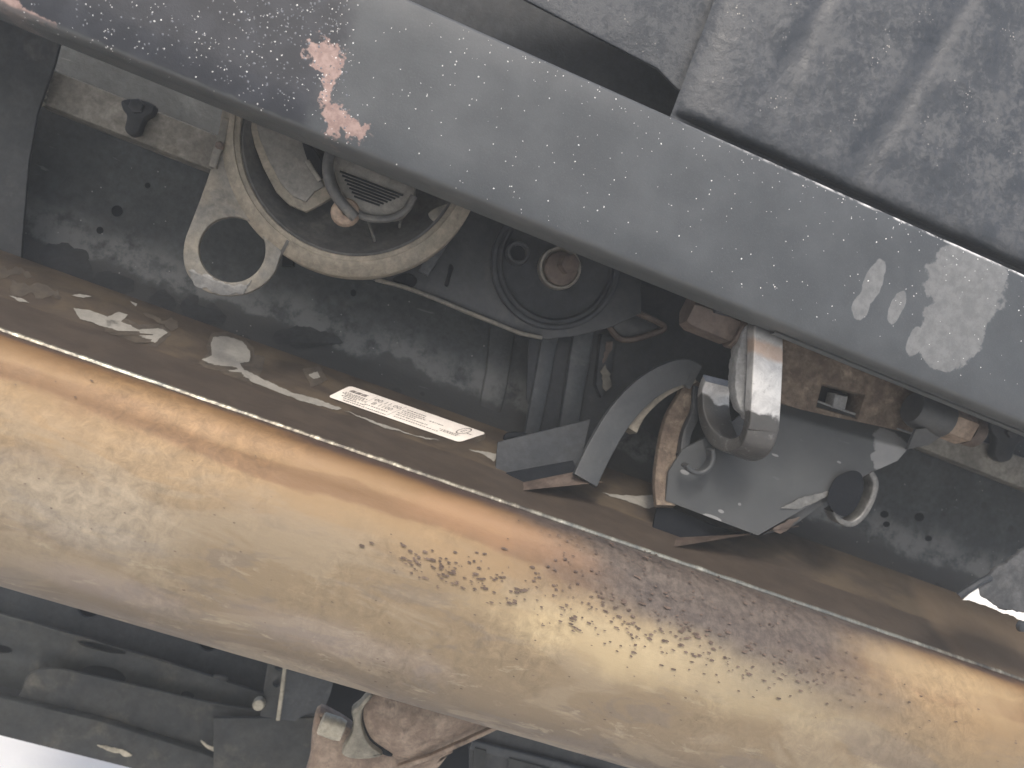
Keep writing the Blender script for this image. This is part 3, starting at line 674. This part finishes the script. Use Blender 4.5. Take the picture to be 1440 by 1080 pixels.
put('threaded_hole', lathe(hc, (0, -1, 0), [(10.5*kk, -.004), (10.5*kk, .003), (12.5*kk, .0045), (15*kk, .0045), (16.5*kk, .002), (17*kk, -.004)], 32), M['black2'], mp)
put('hole', lathe(hc, (0, -1, 0), [(0, .0005), (10.6*kk, .0005)], 24), M['hole'], mp)
put('strut', plate([(618, 334), (632, 340), (602, 388), (588, 381)], .622, .008, bev=.001), M['black'], mp)
put('hole', plate(cr([(632, 372), (638, 376), (634, 388), (630, 402), (625, 400), (629, 386)], 4), .6305, .001, bev=.0002), M['hole'], mp)
put('hole', plate(cr([(552, 392), (572, 384), (586, 392), (580, 404), (562, 400)], 4), .6305, .001, bev=.0002), M['hole'], mp)

# ------------------------------------------------------------------ dark upright bracket with a triangular loop
ub = thing('upright_bracket', 'dark ribbed upright bracket with a thin triangular loop, between plate and hook', 'bracket', P(820, 620, .65))
put('web', plate([(745, 440), (870, 400), (1090, 420), (1090, 640), (960, 640), (900, 600), (850, 640), (770, 640), (740, 560)], .6655, .002), M['gap'], ub)
for pts, Y, m_ in (([(808, 460), (840, 452), (826, 530), (806, 640), (780, 640), (796, 540)], .658, 'black'), ([(764, 466), (788, 462), (774, 540), (752, 640), (732, 640), (752, 530)], .661, 'black'), ([(690, 450), (726, 462), (714, 540), (694, 630), (664, 620), (684, 520)], .697, 'cross')):
    put('rib', plate(pts, Y, .010, bev=.0025), M[m_], ub)
put('triangular_loop', sweep([P(q.x, q.y, .640) for q in cr([(852, 446), (864, 434), (880, 434), (924, 452), (934, 461), (922, 468), (886, 478), (866, 472)], 5)], [(.0028*math.cos(R(60*i)), .0028*math.sin(R(60*i))) for i in range(6)], (0, -1, 0), closed=True), M['rustbolt'], ub)
put('loop_web', plate(cr([(858, 446), (878, 440), (924, 460), (886, 472), (868, 468)], 4), .643, .002), M['black2'], ub)
put('scrape', plate(ragged([(842, 520), (852, 512), (862, 526), (856, 542), (850, 546), (846, 530)], 4, 3, 8), .6535, .001, bev=.0002), M['ring'], ub)
put('scrape', plate(ragged([(852, 480), (862, 480), (856, 508), (848, 512)], 2, 3, 9), .6545, .001, bev=.0002), M['rustbolt'], ub)
put('rib', plate([(846, 470), (866, 476), (858, 540), (846, 560), (838, 540)], .656, .01, bev=.001), M['gap'], ub)

# ------------------------------------------------------------------ arched loop strap and its foot
al = thing('arched_strap', 'grey steel strap bent into an arch left of the bright tow hook', 'strap', P(830, 675, .60))
def strip(pts, wpx, th, Yf, upv=(0, -1, 0), r=.001):
    q = cr(pts, 7, False); n = len(q)
    return sweep([P(a.x, a.y, Yf(i/(n-1))) for i, a in enumerate(q)], rrect(wpx, th, r), upv)
put('leg', strip([(822, 676), (830, 658), (846, 626), (872, 584), (904, 550), (936, 530), (962, 523), (976, 530)], .0225, .006, lambda t: .590+.018*t), M['plate'], al)
put('inner_edge', strip([(884, 606), (898, 580), (922, 556), (948, 540), (970, 531)], .0095, .016, lambda t: .608+.010*t), M['tan'], al)
put('leg', strip([(974, 536), (964, 560), (946, 594), (936, 640), (932, 680), (935, 712)], .017, .008, lambda t: .625-.028*t), M['rust'], al)
put('leg_shade', strip([(976, 548), (974, 580), (962, 610), (958, 640)], .008, .014, lambda t: .622-.02*t), M['black2'], al)  # dark strip standing in for shade beside the rusty leg
ft = thing('foot_bracket', 'dark folded bracket foot resting on the muffler below the arched strap', 'bracket', P(760, 680, .60))
put('web', patch([(700, 622), (695, 684)], [(830, 590), (812, 668)], lambda u, v: .614-.010*v, 12, 6, .003), M['gap'], ft)
put('slot_wall', patch([(697, 668), (694, 687)], [(806, 648), (812, 664)], lambda u, v: .605-.004*v, 6, 3, .002), M['hole'], ft)
put('flange', patch([(694, 687), (712, 692)], [(808, 664), (848, 678)], lambda u, v: .600-.012*v, 8, 3, .002), M['rustbolt'], ft)
put('edge', plate(ragged(cr([(706, 612), (722, 608), (744, 612), (752, 620), (738, 626), (712, 622)], 4), 2, 3, 2), .628, .002), M['hole'], ft)
put('fleck', plate(ragged([(728, 626), (738, 624), (738, 630), (730, 630)], 1.5, 2, 2), .6235, .001, bev=.0002), M['pale'], ft)

# ------------------------------------------------------------------ tow hook cut from thick bar, edge on to the viewer
th_ = thing('tow_hook', 'bright worn steel tow hook curling down from the bumper', 'tow hook', P(1078, 640, .56))
hx = P(1051, 560, .545).x
HT = Z(1078, 440, .545); HB = Z(1040, 640, .56); w2 = .0245
fy = .540; hp = [(fy+.010, HT+.03), (fy+.006, HT), (fy+.001, HT-.025), (fy, HT-.045)]
rc = .030; zc_ = HB+.036
for a in range(8, 176, 11): hp.append((fy+rc-rc*math.cos(R(a)), zc_-.032*math.sin(R(a))))
hp += [(fy+rc*2.0, zc_+.008), (fy+rc*1.85, zc_+.017)]
hq = cr([(a, b, 0) for a, b in hp], 4, False)
pth = [Vector((hx+.34*max(-.02, HT-q.y-.035)-.3*max(0, q.x-fy-.01), q.x, q.y)) for q in hq]
g = G('hook_steel'); X = g.sep(g.oc)
n_ = g.noise(70, 6, .7, .5)
c = g.mix(g.map(n_, .35, .65), (.42, .42, .42), (.60, .60, .59))
ru = g.blob(P(1078, 494, .54), (.03, .03, .0058), .4, .5, 120); c = g.mix(g.math('MULTIPLY', ru, .75), c, g.mix(g.noise(150), (.42, .25, .16), (.50, .38, .29)))
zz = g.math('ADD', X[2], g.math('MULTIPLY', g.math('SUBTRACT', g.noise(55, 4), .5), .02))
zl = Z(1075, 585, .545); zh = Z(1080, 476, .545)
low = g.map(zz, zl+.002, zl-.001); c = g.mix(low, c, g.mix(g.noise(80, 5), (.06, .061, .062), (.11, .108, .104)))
top = g.map(X[2], zh-.004, zh+.006); c = g.mix(top, c, (.06, .062, .066))  # dark top paints the bumper's cast shadow into the hook colour
sc2 = g.map(g.noise(160, 5, .7), .60, .66); c = g.mix(g.math('MULTIPLY', sc2, .4), c, (.24, .24, .24))
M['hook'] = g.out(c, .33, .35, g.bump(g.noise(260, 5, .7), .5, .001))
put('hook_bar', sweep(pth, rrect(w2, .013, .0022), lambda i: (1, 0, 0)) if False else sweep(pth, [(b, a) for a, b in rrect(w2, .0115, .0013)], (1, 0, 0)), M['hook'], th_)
# rough cast web on the hook's left flank
wbm = plate(ragged(cr([(1048, 460), (1062, 462), (1060, 530), (1058, 590), (1046, 580), (1037, 566), (1034, 540), (1035, 514), (1040, 488)], 4), 1.2, 3, 5), .549, .014, bev=.0015)
put('cast_web', wbm, M['bare'], th_, label='rough galvanised web on the hook flank')
put('ring', sweep([P(980+20*math.cos(R(a)), 640+24*math.sin(R(a)), .578) for a in range(-20, 160, 12)], rrect(.004, .012, .0015), (0, -1, 0)), M['plate'], th_)

# ------------------------------------------------------------------ rusty receiver block with square hole
blk = thing('receiver_block', 'rough rusty cast block with a square hole behind the tow hook', 'block', P(1200, 590, .57))
put('casting', plate([(1088, 440), (1330, 520), (1322, 560), (1304, 590), (1288, 630), (1080, 562)], .600, .03, [[(1158, 540), (1216, 556), (1206, 588), (1150, 572)]], bev=.003), M['rust'], blk)
put('hole', plate([(1140, 525), (1230, 545), (1220, 600), (1136, 585)], .624, .002), M['hole'], blk)
put('square_nut', lathe(P(1176, 565, .612), (0, -1, 0), [(0, .006), (.0085, .006), (.0098, .0045), (.0098, -.006)], 4, ref=(.75, 0, 1)), M['bare'], blk)
put('fleck', plate(cr([(1318, 556), (1324, 562), (1316, 572), (1311, 564)], 3), .5985, .0014, bev=.0004), M['pale'], blk)

# ------------------------------------------------------------------ shield plate below the block
sp_ = thing('shield_plate', 'bent dark grey shield plate hanging below the rusty block', 'plate', P(1065, 755, .57))
def shY(u, v): return .598-.014*u+.016*max(0, .20-v)/.20-.004*v
shl = patch([(1094, 544), (1058, 572), (1010, 606), (960, 632), (940, 664), (936, 704)], [(1285, 611), (1276, 632), (1262, 648), (1226, 664), (1160, 698), (1066, 753)], shY, 44, 40, .003, sm=1)
g = G('shield_paint'); c = g.mix(g.map(g.noise(24, 5, .6), .35, .68), (.042, .046, .050), (.056, .060, .063))
bv = BVHTree.FromPolygons([v.co.copy() for v in shl.vertices], [tuple(p.vertices) for p in shl.polygons]); sm = None
for px, py, rx, rz, nz in ((1256, 628, .017, .015, .30), (1244, 648, .012, .010, .35), (1002, 728, .008, .0022, .4), (1014, 719, .0026, .0013, .3), (963, 664, .0040, .0020, .4), (1040, 709, .0014, .0012, .2), (1090, 640, .003, .001, .5), (1180, 650, .002, .001, .5)):
    hh = bv.ray_cast(CAM, ray(px, py).normalized())
    if hh[0]:
        m_ = g.blob(hh[0], (rx, .05, rz), .08, nz, 140); sm = m_ if sm is None else g.math('MAXIMUM', sm, m_)
c = g.mix(g.math('MULTIPLY', sm, .9), c, g.mix(g.noise(110, 4), (.17, .175, .18), (.25, .255, .255)))
sct = g.map(g.noise(70, 3, .5, .6, vec=g.stretch((.4, 1, 2.2))), .68, .72); c = g.mix(g.math('MULTIPLY', sct, .3), c, (.11, .115, .118))
M['shield'] = g.out(c, g.math('ADD', .42, g.math('MULTIPLY', g.noise(45, 4), .16)), 0.0, g.bump(g.noise(220, 3), .12, .0006), .45)
shield = put('sheet', shl, M['shield'], sp_, sharp=50)
put('edge_roll', sweep([P(1092+i*19.1, 545+i*6.5, shY(i/10, 0)-.0005) for i in range(11)], rrect(.0022, .0024, .0009), (0, -1, 0)), M['bare'], sp_)
put('side_gusset', patch([(1150, 700), (1072, 752)], [(1216, 666), (1112, 742)], lambda u, v: .583+.006*v, 8, 6, .003), M['plate'], sp_)
put('rust_spot', plate(ragged(cr([(1088, 742), (1110, 732), (1126, 726), (1112, 740), (1098, 750)], 4), 1.5, 3, 7), .5825, .0008, bev=.0002), M['rustbolt'], sp_)
put('bare_or_reflection_patch', plate(ragged(cr([(1098, 714), (1124, 702), (1164, 690), (1160, 700), (1130, 714)], 4), 1.5, 3, 7), .5800, .0008, bev=.0002), M['wear'], sp_)
put('loop_tab', sweep([P(q.x, q.y, .588) for q in cr([(1218, 662), (1225, 678), (1220, 700), (1208, 722), (1192, 734), (1176, 730), (1168, 716)], 6, False)], rrect(.0055, .015, .0015), (0, -1, 0)), M['wear'], sp_)
put('loop_hole_shade', plate(cr([(1166, 692), (1176, 672), (1198, 662), (1212, 668), (1214, 690), (1204, 714), (1190, 726), (1176, 722), (1165, 708)], 5), .5775, .0008, bev=.0002), M['hole'], sp_)  # dark disc: open hole below, shadow painted over the shield above
put('pocket_wall', patch([(926, 706), (914, 760)], [(1010, 742), (1066, 752)], lambda u, v: .602-.002*v, 8, 4, .002), M['hole'], sp_)
put('flange', patch([(912, 759), (924, 773)], [(1060, 751), (1124, 740)], lambda u, v: .598-.016*v, 10, 3, .002), M['rustbolt'], sp_)

# ------------------------------------------------------------------ hex fittings along the beam
hf = thing('hex_fitting', 'large brown hex fitting tucked under the bumper left of the hook', 'hex nut', P(1010, 490, .57))
ax = Vector((1, 0, 0)); c0 = P(966, 434, .568); kq = mm(.568)
put('hex_body', lathe(c0, ax, [(0, -.0005), (26*kq, 0), (31*kq, .006), (31*kq, .038), (28*kq, .041), (0, .041)], 6, ref=(0, -.35, 1)), M['rustbolt'], hf)
put('collar', lathe(c0+ax*.041, ax, [(0, 0), (30*kq, 0), (31.5*kq, .001), (31.5*kq, .004), (29*kq, .005), (29*kq, .006), (31*kq, .007), (31*kq, .010), (27*kq, .011), (0, .011)], 32), M['rustbolt'], hf)
put('stop_plate', plate([(1004, 424), (1050, 436), (1056, 452), (1006, 440)], .548, .01), M['gap'], hf)
rf = thing('hex_fitting', 'grey boss with a pinkish hex nut right of the rusty block', 'hex nut', P(1350, 620, .58))
c1 = P(1296, 578, .580)
put('boss', lathe(c1-ax*.010, ax, [(0, 0), (25*kq, 0), (30*kq, .006), (31*kq, .012), (31*kq, .030), (29*kq, .033), (0, .033)], 40), M['plate'], rf)
put('boss_foot', patch([(1288, 604), (1276, 632)], [(1350, 596), (1306, 626)], lambda u, v: .570+.01*v, 8, 6, .003), M['plate'], rf)
put('hex_nut', lathe(c1+ax*.023, ax, [(0, 0), (27*kq, 0), (29*kq, .002), (29*kq, .021), (26*kq, .023), (0, .023)], 6, ref=(0, -.2, 1)), M['rustflange'], rf)
put('stud_end', lathe(c1+ax*.046, ax, [(25*kq, 0), (26*kq, .003), (25*kq, .010), (20*kq, .013), (0, .013)], 28), M['rustbolt'], rf)

# ------------------------------------------------------------------ torn splash guard at the right edge
sg = thing('splash_guard', 'torn dark rubber flap with white ragged edge at the right side', 'splash guard', P(1400, 850, .52))
put('flap', plate(ragged([(1352, 834), (1380, 816), (1420, 788), (1470, 750), (1560, 780), (1560, 900), (1440, 868), (1390, 852), (1362, 846)], 2, 3, 2), .520, .004, bev=.001), M['rubber'], sg)
put('torn_edge', plate(ragged([(1356, 843), (1374, 824), (1378, 838), (1396, 850), (1412, 858), (1440, 862), (1440, 874), (1412, 862), (1388, 852)], 1.5, 2, 3), .5185, .001, bev=.0002), M['white'], sg)
put('curl', tube([P(1349, 838, .520), P(1362, 829, .518), P(1380, 818, .519), P(1392, 812, .521)], .0028, 8), M['gap'], sg)
put('stud', lathe(P(1436, 880, .52), (0, -1, 0), [(0, .004), (.004, .003), (.005, 0)], 16), M['gap'], sg)

# ------------------------------------------------------------------ frame rail below and behind the muffler
fr = thing('frame_rail', 'grimy dark frame rail with holes below the muffler at lower left', 'frame rail', P(200, 1000, .80))
wall = plate([(-130, 735), (430, 910), (430, 1010), (-130, 835)], .84, .004, [circ(125, 850, 17, 19), circ(293, 900, 15, 16), circ(-50, 812, 12)], bev=.001)
put('web', wall, M['gap'], fr)
put('ledge', plate([(-130, 808), (0, 863), (120, 897), (250, 936), (400, 985), (420, 1060), (200, 1010), (0, 965), (-130, 920)], .815, .004, [cr([(110, 903), (124, 903), (170, 914), (174, 919), (150, 917), (120, 909)], 4), cr([(110, 945), (128, 937), (160, 941), (175, 952), (172, 960), (140, 955)], 5), circ(263, 979, 10, 6, 20, 10), circ(310, 954, 11, 4, 20, 12), cr([(-20, 905), (10, 910), (14, 918), (-10, 918)], 4)], bev=.0015), M['frame'], fr)
put('web', plate(cr([(40, 948), (70, 940), (120, 948), (280, 985), (390, 1012), (420, 1100), (280, 1052), (120, 1012), (30, 988), (28, 975)], 3), .800, .004, bev=.002), M['frame'], fr)
put('backing', plate([(-130, 700), (1200, 1060), (1200, 1300), (-130, 900)], .90, .004), M['hole'], fr)
put('gap_wall', plate([(-130, 892), (420, 1040), (420, 1150), (-130, 962)], .835, .003), M['gap'], fr)
put('flange', plate([(-130, 933), (0, 981), (140, 1014), (280, 1058), (420, 1110), (420, 1150), (180, 1081), (0, 1036), (-130, 989)], .79, .012, bev=.003), M['frame'], fr)
put('paint_chip', plate(ragged(cr([(136, 1047), (160, 1052), (186, 1061), (170, 1062)], 4), 2, 3, 1), .789, .0008, bev=.0002), M['pale'], fr)
put('paint_chip', plate(ragged(cr([(280, 1042), (296, 1048), (310, 1058), (294, 1054)], 4), 1.5, 3, 1), .789, .0008, bev=.0002), M['pale'], fr)
bb = thing('hanger_bracket', 'grimy box bracket with a pale bolt beside the frame rail', 'bracket', P(410, 1010, .76))
put('face', plate([(378, 920), (402, 928), (394, 1012), (366, 1008), (372, 960)], .768, .004, [circ(392, 938, 5), circ(389, 961, 5)]), M['frame'], bb)
put('side', patch([(402, 924), (394, 1012)], [(474, 940), (456, 996), (424, 1015)], lambda u, v: .768+.02*u, 10, 6, .003), M['black'], bb)
put('edge', sweep([P(402, 926, .766), P(397, 970, .766), P(391, 1012, .766)], rrect(.004, .004, .001), (0, -1, 0)), M['pale'], bb)
put('bolt', lathe(P(364, 990, .762), (0, -1, .2), [(0, .006), (.005, .005), (.0062, .002), (.0062, -.006)], 16), M['pale'], bb)
put('base_plate', plate([(300, 1010), (470, 1010), (450, 1060), (440, 1200), (300, 1150)], .782, .004), M['frame'], bb)

# ------------------------------------------------------------------ rusty exhaust flange below the muffler
ef = thing('exhaust_flange', 'rusty flared exhaust flange with a pale stud, peeking out below the muffler', 'flange', P(560, 1070, .66))
cone = patch([(530, 950), (514, 985), (512, 1015), (528, 1046), (560, 1068)], [(640, 950), (712, 1000), (704, 1019), (652, 1042), (600, 1068)], lambda u, v: .664-.022*math.sin(math.pi*min(1, .15+u*.85))*math.sin(math.pi*(.1+.8*v)), 28, 28, .003)
put('cone', cone, M['rustflange'], ef)
put('neck', plate(cr([(519, 976), (506, 990), (494, 1001), (496, 1018), (493, 1034), (480, 1062), (505, 1070), (538, 1064), (519, 1046), (509, 1020), (512, 996), (525, 980)], 4), .648, .014, bev=.004), M['web'], ef)
put('gap', plate(cr([(513, 994), (509, 1018), (518, 1045), (540, 1062), (552, 1062), (528, 1040), (519, 1014), (522, 988)], 4), .655, .003, bev=.0006), M['hole'], ef)  # dark crescent plate standing in for the shadow beside the neck
put('stud', lathe(P(450, 1016, .655), (1, -.1, -.02), [(0, 0), (.008, .0005), (.0095, .002), (.0098, .016), (.0085, .022), (0, .023)], 24), M['pale'], ef)
put('housing', plate(cr([(444, 1004), (470, 1010), (500, 1030), (520, 1056), (600, 1062), (640, 1050), (580, 1110), (440, 1110), (436, 1060)], 4), .668, .02, bev=.006), M['rustflange'], ef)
put('rim', sweep([P(706, 1018, .657), P(656, 1041, .652), P(604, 1064, .652), P(560, 1078, .656)], rrect(.004, .006, .001), (0, -1, 0)), M['rustflange'], ef)
db = thing('heat_shield', 'dark box section in shadow below the muffler, right of the rusty flange', 'heat shield', P(780, 1070, .74))
put('face', plate([(690, 1010), (790, 1044), (960, 1100), (900, 1160), (660, 1120), (660, 1040)], .74, .004), M['black2'], db)
put('fold', sweep([P(662, 1046, .735), P(760, 1070, .735), P(860, 1096, .735)], rrect(.01, .006, .002), (0, -1, 0)), M['black'], db)
put('tab', plate([(668, 1052), (684, 1056), (680, 1100), (660, 1100)], .73, .004), M['frame'], db)
put('tab', plate([(716, 1066), (790, 1086), (780, 1120), (712, 1110)], .73, .004), M['frame'], db)

# ------------------------------------------------------------------ added volume imitating veiling lens glare
hv = [(x, y, z) for z in (-1.0, 1.6) for x, y in ((-13, -13), (13, -13), (13, 13), (-13, 13))]
hz = put('glare_veil', fixn(mesh(hv, [(0, 1, 2, 3), (4, 5, 6, 7), (0, 1, 5, 4), (1, 2, 6, 5), (2, 3, 7, 6), (3, 0, 4, 7)])), None, kind='stuff', sharp=0)
hm = bpy.data.materials.new('glare_veil'); hm.use_nodes = True; nt = hm.node_tree; nt.nodes.clear()
vo = nt.nodes.new('ShaderNodeVolumePrincipled'); vo.inputs['Color'].default_value = (.92, .98, 1.0, 1); vo.inputs['Density'].default_value = 0.08
mo = nt.nodes.new('ShaderNodeOutputMaterial'); nt.links.new(vo.outputs[0], mo.inputs['Volume']); hz.data.materials.append(hm)
